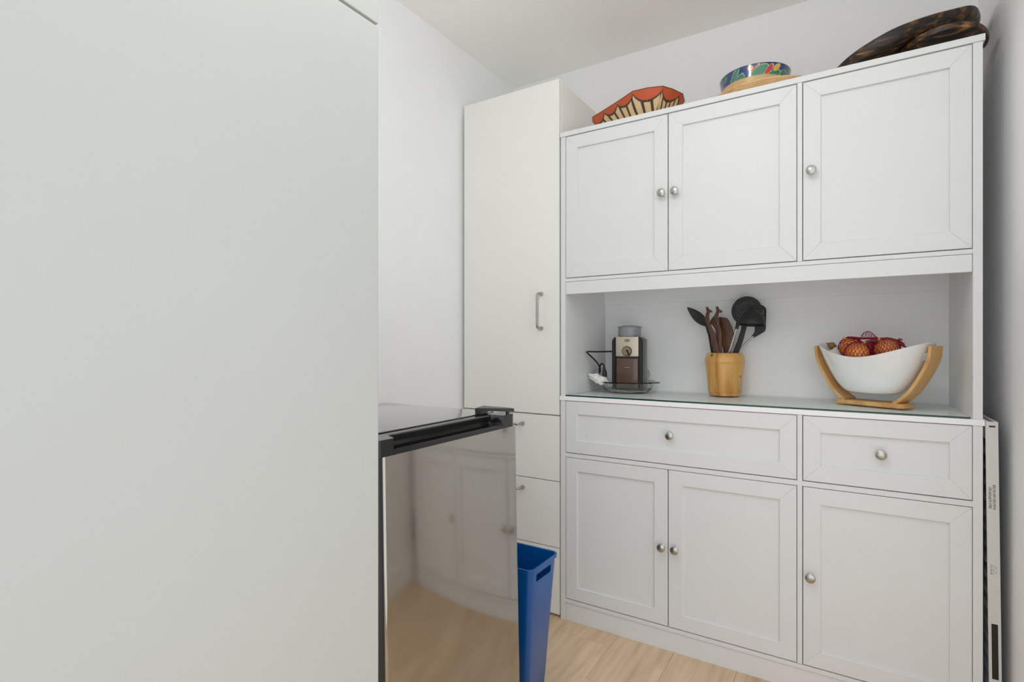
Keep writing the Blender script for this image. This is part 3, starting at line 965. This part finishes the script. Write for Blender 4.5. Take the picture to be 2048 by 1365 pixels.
# ------------------------------------------------------------------ fruit bowl on its wooden stand
FB = (0.967, 0.196, 0.831)
FR = math.radians(-30)
fs = thing('fruit_bowl', 'white boat-shaped ceramic bowl slung in a curved bamboo stand', 'bowl', FB, (0, 0, FR))
def strap(pts, w, th):
    P = catmull(pts, 6)
    bm = bmesh.new()
    rings = []
    for i, p in enumerate(P):
        d = (P[min(i + 1, len(P) - 1)] - P[max(i - 1, 0)]).normalized()
        n = Vector((d.z, 0, -d.x))
        ring = []
        for sy, sn in ((-1, -1), (1, -1), (1, 1), (-1, 1)):
            ring.append(p + Vector((0, sy * w / 2, 0)) + n * sn * th / 2)
        rings.append(ring)
    loft(rings, bm=bm)
    bmesh.ops.recalc_face_normals(bm, faces=bm.faces)
    bmesh.ops.bevel(bm, geom=[e for e in bm.edges if e.calc_face_angle(0) > .8], offset=.0012, segments=2, affect='EDGES')
    return bm
base = rrect(0, 0, .098, .036, .014, 0)
part('stand_base', loft([[(p[0], p[1], .0004) for p in base], [(p[0], p[1], .0115) for p in base], [(p[0] * .98, p[1] * .96, .013) for p in base]]), M_bamboo, fs, local=True, smooth=True)
for s in (-1, 1):
    pts = [(s * .070, 0, .0125), (s * .088, 0, .026), (s * .111, 0, .050), (s * .134, 0, .088), (s * .152, 0, .125), (s * .1605, 0, .152), (s * .1635, 0, .181)]
    part('stand_arm', strap(pts, .062, .0095), M_bamboo, fs, local=True, smooth=True)
NB, NH = 72, 18
Z0, ZLO, ZHI = .0395, .147, .1895
def rim(a):
    e_, p_ = .06, .62
    c2 = math.cos(a) ** 2
    return ZLO + (ZHI - ZLO) * ((c2 + e_) ** p_ - e_ ** p_) / ((1 + e_) ** p_ - e_ ** p_)
def bowl_ring(h_, inset, dz=0.0):
    out = []
    for i in range(NB):
        a = 2 * PI * i / NB
        f_ = .43 + .57 * h_ ** .62
        fy = .50 + .50 * h_ ** .55
        ca, sa = math.cos(a), math.sin(a)
        x_ = (.1580 - inset) * f_ * math.copysign(abs(ca) ** .93, ca)
        y_ = (.0990 - inset) * fy * math.copysign(abs(sa) ** .93, sa)
        z_ = Z0 + (rim(a) - Z0) * h_ + dz
        out.append((x_, y_, z_))
    return out
def scale_ring(ring, k, z):
    return [(p[0] * k, p[1] * k, z) for p in ring]
b0 = bowl_ring(0, 0)
rings = [scale_ring(b0, .80, Z0 - .0012), scale_ring(b0, .93, Z0 - .0015), b0]
rings += [bowl_ring((k / NH) ** 1.5, 0) for k in range(1, NH + 1)]
rings += [bowl_ring(1, .0018, .0012), bowl_ring(1, .0045, 0.0002)]
rings += [bowl_ring((k / NH) ** 1.5, .0060, .0015) for k in range(NH - 1, -1, -1)]
rings += [scale_ring(bowl_ring(0, .006), .75, Z0 + .0030)]
bw = part('ceramic_bowl', loft(rings), M_ceramic, fs, local=True, smooth='all', label='glossy white bowl')
cut = bmesh.new()
for s in (-1, 1):
    ov = [(0.0235 * math.cos(2 * PI * k / 28), .151 + .0125 * math.sin(2 * PI * k / 28)) for k in range(28)]
    loft([[(xx, p[0], p[1]) for p in ov] for xx in ((.09, .2) if s > 0 else (-.2, -.09))], bm=cut)
boolean(bw, cut)
for f in bw.data.polygons:
    f.use_smooth = True
bw.data.set_sharp_from_angle(angle=math.radians(50))

# onions
def w2(p):      # bowl frame -> world
    c, s = math.cos(FR), math.sin(FR)
    return (FB[0] + p[0] * c - p[1] * s, FB[1] + p[0] * s + p[1] * c, FB[2] + p[2])
oni = [(-.058, -.010, .108, .040, 'front left onion in the red net, pale orange and facing the camera'),
       (-.062, .026, .140, .037, 'upper left onion in the red net, rising above the bowl rim'),
       (-.006, .014, .146, .036, 'middle onion in the red net, deep reddish brown'),
       (.040, -.004, .140, .039, 'right onion in the red net, orange with dry skin'),
       (.008, -.030, .090, .038, 'lower onion in the red net, half hidden under the others')]
ONB = []
for i, (lx, ly, lz, r, lab) in enumerate(oni):
    wp = Vector(w2((lx, ly, lz)))
    wp = Vector([(.926, .160, .990), (.909, .226, 1.007), (.966, .240, .998), (1.000, .185, 1.002), (.965, .195, .948)][i])
    r = [.0325, .0315, .031, .0325, .031][i]
    ONB.append((wp, r))
    o = thing('onion', lab, 'onion', wp, (random.uniform(-.7, .7), random.uniform(-.7, .7), random.uniform(0, 6)), 'onions in the red net')
    prof = []
    for k in range(15):
        a = -PI / 2 + PI * k / 14
        prof.append((max(0, r * math.cos(a)) if 0 < k < 14 else 0, r * .93 * math.sin(a)))
    bm = lathe(prof, 28)
    for v in bm.verts:
        v.co *= 1 + .03 * noise.noise(v.co * 40)
    part('bulb', bm, M_onion2 if i in (2,) else M_onion, o, local=True, smooth='all')
    part('neck', tube([(0, 0, r * .88), (.001, 0, r * 1.08), (.003, .001, r * 1.25)], [.009, .0045, .002], 8), M_onion, o, local=True, smooth=True)
# garlic
ga = thing('garlic_bulb', 'white garlic bulb at the left end of the bowl', 'garlic', (.8680, .240, .9840))
bm = lathe([(0, -.017), (.012, -.0165), (.020, -.009), (.0225, 0), (.019, .010), (.012, .016), (.006, .0195), (.004, .023), (0, .0235)], 40)
for v in bm.verts:
    a = math.atan2(v.co.y, v.co.x)
    k = 1 + .07 * abs(math.cos(4 * a))
    v.co.x *= k
    v.co.y *= k
part('bulb', bm, M_garlic, ga, local=True, smooth='all')
# small brown bulb above the garlic
sb = thing('small_bulb', 'small brown round bulb lying behind the garlic at the left end of the bowl', 'bulb', (.8570, .262, 1.0120), (0, math.radians(-60), .4))
bm = lathe([(0, -.0125), (.007, -.0105), (.0118, -.003), (.0118, .003), (.0075, .0095), (.003, .0135), (.0016, .019), (0, .0195)], 24)
part('skin', bm, M_nutbrown, sb, local=True, smooth='all')
# red net bag
nb = thing('net_bag', 'red mesh net bag wrapped around the onions in the white bowl', 'bag', (.96, .197, .955))
NC = Vector((.962, .198, .965))
def net_r(d):
    best = .02
    for c, r in ONB:
        oc = NC - c
        b = oc.dot(d)
        q = oc.dot(oc) - (r + .003) ** 2
        disc = b * b - q
        if disc > 0:
            best = max(best, -b + math.sqrt(disc))
    return best
NA, NE = 54, 17
R = [[0] * NA for _ in range(NE)]
for e in range(NE):
    el = math.radians(-18 + 104 * e / (NE - 1))
    for k in range(NA):
        a = 2 * PI * (k + .5 * (e % 2)) / NA
        R[e][k] = net_r(Vector((math.cos(a) * math.cos(el), math.sin(a) * math.cos(el), math.sin(el))))
for it in range(3):          # pull the net taut over the hollows
    R2 = [row_[:] for row_ in R]
    for e in range(NE):
        for k in range(NA):
            s = R[e][k - 1] + R[e][(k + 1) % NA] + R[max(e - 1, 0)][k] + R[min(e + 1, NE - 1)][k]
            R2[e][k] = max(R[e][k], s / 4)
    R = R2
def net_p(e, k):
    el = math.radians(-18 + 104 * e / (NE - 1))
    a = 2 * PI * (k + .5 * (e % 2)) / NA
    p = NC + Vector((math.cos(a) * math.cos(el), math.sin(a) * math.cos(el), math.sin(el))) * R[e][k % NA]
    return p
bm = bmesh.new()
for e in range(NE - 1):
    for k in range(NA):
        o_ = k + (e % 2)
        for k2 in ((o_) % NA, (o_ - 1) % NA):
            jit = .0005
            tube([net_p(e, k), net_p(e + 1, k2)], .00085, 3, bm, cap=False)
part('mesh', bm, M_net, nb)
bm = bmesh.new()
# gathered loop standing up and the twisted tail
loop = catmull([(.9340, .205, 1.0360), (.9385, .206, 1.0465), (.9460, .207, 1.0540), (.9545, .207, 1.0565), (.9625, .206, 1.0525), (.9690, .205, 1.0430), (.9760, .204, 1.0375), (.9900, .203, 1.0350), (1.010, .202, 1.0330)], 5)
tube(loop, .0011, 5, bm)
for i in range(9):
    t0 = .06 + .09 * i
    a_ = loop[int(t0 * (len(loop) - 12))]
    b_ = Vector((.936 + .0055 * i + .004 * math.sin(i * 2.1), .206, 1.034 + .002 * math.sin(i)))
    tube([a_, (a_ + b_) / 2 + Vector((.003 * math.sin(i * 3.), .002, 0)), b_], .0006, 4, bm)
    c_ = loop[min(len(loop) - 1, int((t0 + .28) * (len(loop) - 12)))]
    tube([b_, (c_ + b_) / 2 + Vector((0, -.002, .001)), c_], .0006, 4, bm)
for dz in (0, .0022, -.002):
    tube(catmull([(.900, .212 + dz, 1.0400 + dz * .3), (.918, .207, 1.0375 + dz), (.936, .205, 1.0350 + dz), (.958, .204, 1.0352 + dz), (.985, .202, 1.0340 + dz), (1.012, .199, 1.0325 + dz), (1.030, .196, 1.0260 + dz), (1.044, .194, 1.0160 + dz)], 5), .0013, 5, bm)
tail = [(1.004, .190, 1.022), (1.020, .188, 1.021), (1.032, .187, 1.018), (1.047, .186, 1.008)]
tube(catmull(tail, 4), [.004 + .006 * math.sin(PI * i / 12) for i in range(13)], 7, bm, flat=.5)
part('gathered_tail', bm, M_net, nb, label='twisted dark red end of the net')
bm = bmesh.new()
add_box(bm, -.0055, .0055, -.003, .003, -.0028, .0028, .0015, 2, Matrix.Translation((1.0335, .192, 1.0315)) @ Matrix.Rotation(.25, 4, 'Y'))
tube([(1.024, .194, 1.0275), (1.029, .193, 1.0305), (1.0335, .192, 1.0315)], .0012, 5, bm)
part('clip', bm, M_net, nb)

# ------------------------------------------------------------------ painted bowls on top of the hutch
TOPZ = 1.80
def paint(bm, fn):
    lay = bm.loops.layers.color.new('paint')
    for f in bm.faces:
        for l in f.loops:
            c = fn(l.vert)
            l[lay] = c
def srgb(c):
    return (c[0] / 255, c[1] / 255, c[2] / 255, 1)

pb = thing('painted_tray', 'faceted wooden bowl painted with orange scallops and cream and black stripes', 'bowl', (.235, .165, TOPZ))
rimpts = [(.043, .190), (.060, .150), (.1165, .1185), (.187, .077), (.266, .027), (.318, .030), (.366, .046), (.389, .085), (.410, .142), (.400, .205), (.355, .250), (.290, .285), (.200, .300), (.110, .275), (.060, .235)]
NS = 40
per = []
for i in range(len(rimpts)):
    a, b = Vector(rimpts[i]), Vector(rimpts[(i + 1) % len(rimpts)])
    for k in range(NS):
        per.append((a.lerp(b, k / NS), i + k / NS))
ARC = [0.0]
for i in range(len(rimpts)):
    ARC.append(ARC[-1] + (Vector(rimpts[i]) - Vector(rimpts[(i + 1) % len(rimpts)])).length)
ctr = Vector((.232, .165))
NV = 56
HTOP = .100
bm = bmesh.new()
meta = {}
rows = []
for j in range(NV + 1):
    v_ = j / NV
    kk = .56 + .44 * v_ ** .8
    rw = []
    for p, t in per:
        q = ctr + (p - ctr) * kk
        vert = bm.verts.new((q.x, q.y, TOPZ + .0005 + HTOP * v_))
        meta[vert] = (t, v_)
        rw.append(vert)
    rows.append(rw)
N = len(per)
inner = []
for kk, zz_ in ((.985, HTOP + .0015), (.965, HTOP), (.80, .06), (.60, .022)):
    rw = []
    for p, t in per:
        q = ctr + (p - ctr) * kk
        vert = bm.verts.new((q.x, q.y, TOPZ + zz_))
        meta[vert] = (t, 2.0)
        rw.append(vert)
    inner.append(rw)
allr = rows + inner
for A, B in zip(allr[:-1], allr[1:]):
    for k in range(N):
        bm.faces.new((A[k], A[(k + 1) % N], B[(k + 1) % N], B[k]))
bm.faces.new(rows[0][::-1])
bm.faces.new(inner[-1])
CUSPS = [0.35, 2.0, 3.0, 4.03, 6.1, 7.75, 9.2, 11.0, 12.5, 14.0]
CR, OR, DK = (222, 190, 144), (198, 88, 48), (66, 54, 42)
def tray_paint(vert):
    t, v_ = meta[vert]
    if v_ > 1.5:
        return srgb((166, 66, 36))
    n_ = len(rimpts)
    cs = CUSPS + [CUSPS[0] + n_]
    tt = t if t >= CUSPS[0] else t + n_
    for a, b in zip(cs[:-1], cs[1:]):
        if a <= tt < b:
            f_ = (tt - a) / (b - a)
            break
    wide = min(1.0, (b - a) / 1.9)
    sag = (.93 - (.10 + .17 * wide) * (4 * f_ * (1 - f_)) ** .75)
    lw = .030
    if v_ > .975:
        return srgb((112, 62, 42))
    if v_ > sag:
        return srgb(OR)
    if v_ > sag - lw * 2.2:
        return srgb(DK)
    i_ = int(t) % n_
    arc = ARC[i_] + (ARC[i_ + 1] - ARC[i_]) * (t - int(t))
    g = arc / (.038 if tt < 6.1 else .022) - .55 * (.95 - v_) - .9 * (.95 - v_) ** 2
    g -= math.floor(g)
    if g < .31:
        return srgb(DK)
    return srgb(CR)
paint(bm, tray_paint)
part('bowl', bm, vcol_mat('painted_wood', 0.55, var=.16, scale=30), pb, smooth=True)

# pale wooden bowl with the painted bowl nested in it
wb = thing('wooden_platter', 'pale wooden round platter on the hutch under the colourful painted bowl', 'platter', (.652, .235, TOPZ))
sx, sy = .168, .142
def ell(k, z, n=72):
    return [(sx * k * math.cos(2 * PI * i / n), sy * k * math.sin(2 * PI * i / n), z) for i in range(n)]
part('dish', loft([ell(.55, .0004), ell(.60, .002), ell(.80, .026), ell(.96, .055), ell(1.0, .0615), ell(1.0, .0650), ell(.985, .0667), ell(.90, .0580), ell(.86, .0545), ell(.60, .0540)]), M_palewood, wb, local=True, smooth=True)

cbw = thing('painted_bowl', 'glossy blue bowl painted with green, red and yellow leaf shapes', 'bowl', (.628, .236, TOPZ + .0547))
RB, HB2 = .1125, .0790
bm = bmesh.new()
NA2, NV2 = 420, 44
rows = []
meta = {}
for j in range(NV2 + 1):
    v_ = j / NV2
    r = RB * (1 - .115 * (1 - v_))
    rw = []
    for i in range(NA2):
        th = 2 * PI * i / NA2 - PI      # 0 faces -Y
        vert = bm.verts.new((r * math.sin(th), -r * math.cos(th), .0003 + HB2 * v_))
        meta[vert] = (math.degrees(th), v_)
        rw.append(vert)
    rows.append(rw)
for r, z in ((RB * .99, HB2 + .0008), (RB * .965, HB2 - .0008), (RB * .93, .01), (RB * .4, .006)):
    rw = []
    for i in range(NA2):
        th = 2 * PI * i / NA2 - PI
        vert = bm.verts.new((r * math.sin(th), -r * math.cos(th), z))
        meta[vert] = (math.degrees(th), 2.0)
        rw.append(vert)
    rows.append(rw)
for A, B in zip(rows[:-1], rows[1:]):
    for k in range(NA2):
        bm.faces.new((A[k], A[(k + 1) % NA2], B[(k + 1) % NA2], B[k]))
bm.faces.new(rows[0][::-1])
bm.faces.new(rows[-1])
GREEN, RED, YEL, ORG, BLUE, CREAM = (44, 128, 92), (206, 38, 28), (240, 176, 48), (238, 108, 40), (24, 56, 128), (206, 214, 170)
# (theta deg, v, half length m, half width m, tilt deg, colour, outlined)
SH = [(14, .66, .036, .0165, 30, GREEN, 1), (38, .50, .034, .0135, 27, GREEN, 1), (31, .72, .022, .0085, 52, RED, 1), (45, .82, .0150, .0085, 40, YEL, 1),
      (62, .60, .020, .0150, 20, GREEN, 1), (8, .82, .024, .0035, 38, RED, 1), (1, .86, .0085, .0085, 0, YEL, 1), (-16, .52, .020, .0125, 60, GREEN, 1), (-26, .74, .028, .0095, 55, GREEN, 1),
      (-48, .82, .013, .0095, 40, GREEN, 0), (-52, .30, .024, .0030, 70, ORG, 0), (-57, .32, .026, .0032, 88, ORG, 0), (-47, .26, .022, .0028, 112, ORG, 0), (-62, .36, .024, .0032, 100, RED, 0), (-37, .20, .016, .0060, 140, ORG, 0), (-34, .12, .0090, .0075, 0, YEL, 0),
      (-35, .55, .014, .0035, 75, (120, 130, 110), 0), (4, .10, .0100, .0080, 20, YEL, 0), (-10, .12, .014, .0045, 50, YEL, 0), (45, .22, .0090, .0022, 45, ORG, 0), (45, .22, .0090, .0022, -40, ORG, 0), (52, .17, .0080, .0022, 30, ORG, 0),
      (29, .13, .0080, .0020, 35, (214, 90, 130), 0), (25, .10, .0060, .0022, -20, (214, 90, 130), 0), (78, .45, .026, .0040, 85, RED, 0), (86, .40, .028, .0035, 90, (130, 60, 60), 0), (-75, .5, .03, .006, 85, (110, 128, 118), 0),
      (110, .6, .03, .015, 30, GREEN, 1), (140, .5, .03, .013, 50, RED, 1), (170, .6, .03, .015, 20, GREEN, 1), (-160, .5, .02, .01, 40, YEL, 1), (-130, .6, .03, .014, 40, GREEN, 1), (-100, .6, .03, .014, 40, GREEN, 1)]
def ring_paint(vert):
    th, v_ = meta[vert]
    if v_ > 1.5:
        return srgb((216, 176, 120))
    if v_ > .975:
        return srgb((26, 40, 70))
    col = BLUE
    s_, z_ = math.radians(th) * RB, v_ * HB2
    for t0, v0, la, wb_, ti, c, ol in SH:
        dx, dz = s_ - math.radians(t0) * RB, z_ - v0 * HB2
        if abs(dx) > .06:
            continue
        ct, st_ = math.cos(math.radians(ti)), math.sin(math.radians(ti))
        a = (dx * ct + dz * st_)
        b = (-dx * st_ + dz * ct)
        q = math.sqrt((a / la) ** 2 + (b / wb_) ** 2)
        if q < 1:
            col = c
            if ol and (1 - q) * wb_ < .0011:
                col = CREAM
    return srgb(col)
paint(bm, ring_paint)
part('bowl', bm, vcol_mat('lacquer_paint', 0.22, coat=1.0, var=.06), cbw, local=True, smooth=True)

# dark carved boat bowls
def carved(name, label, outline, z_of, depth, lip, base_k, loc, side):
    t = thing(name, label, 'bowl', loc)
    P = closed_spline([(p[0], p[1], 0) for p in outline], 7)
    c = sum((p for p in P), Vector()) / len(P)
    def ringk(k, dz, wob=0.0):
        out = []
        for p in P:
            q = c + (p - c) * k
            w_ = wob * noise.noise(Vector((q.x * 25, q.y * 25, dz * 40)))
            out.append((q.x, q.y, z_of(p if k > .9 else q) + dz + w_))
        return out
    rings = [ringk(base_k, -depth), ringk(base_k + .10, -depth + .001), ringk(side[0][0], side[0][1], .001), ringk(side[1][0], side[1][1], .001), ringk(side[2][0], side[2][1], .0012), ringk(1.0, -lip * .55, .001), ringk(.996, -.002), ringk(.975, 0), ringk(.93, -.003), ringk(.87, -.012), ringk(base_k + .1, -depth + .010)]
    part('bowl', loft(rings), M_burnt, t, smooth=True)
    return t
d2 = [(1.024, .125), (1.047, .070), (1.088, .030), (1.136, .024), (1.176, .044), (1.202, .079), (1.222, .134), (1.221, .190), (1.188, .240), (1.120, .255), (1.056, .225), (1.025, .175)]
carved('carved_bowl', 'smaller dark burnt-wood carved bowl at the right end of the hutch top', [(p[0], p[1] - .018) for p in d2], lambda p: 1.851, .0505, .016, .45, (1.12, .14, TOPZ), ((.72, -.030), (.90, -.0185), (.985, -.015)))
d1 = [(.862, .125), (.897, .074), (.945, .044), (1.010, .032), (1.082, .054), (1.145, .090), (1.190, .124), (1.213, .183), (1.222, .247), (1.205, .300), (1.150, .325), (1.080, .315), (.990, .285), (.910, .225), (.866, .165)]
carved('carved_bowl', 'large dark leaf-shaped carved wooden bowl tilted on top of a smaller one', d1, lambda p: 1.846 + .286 * (p.x - .86), .0440, .010, .40, (1.03, .18, TOPZ), ((.86, -.041), (.945, -.031), (.985, -.017)))
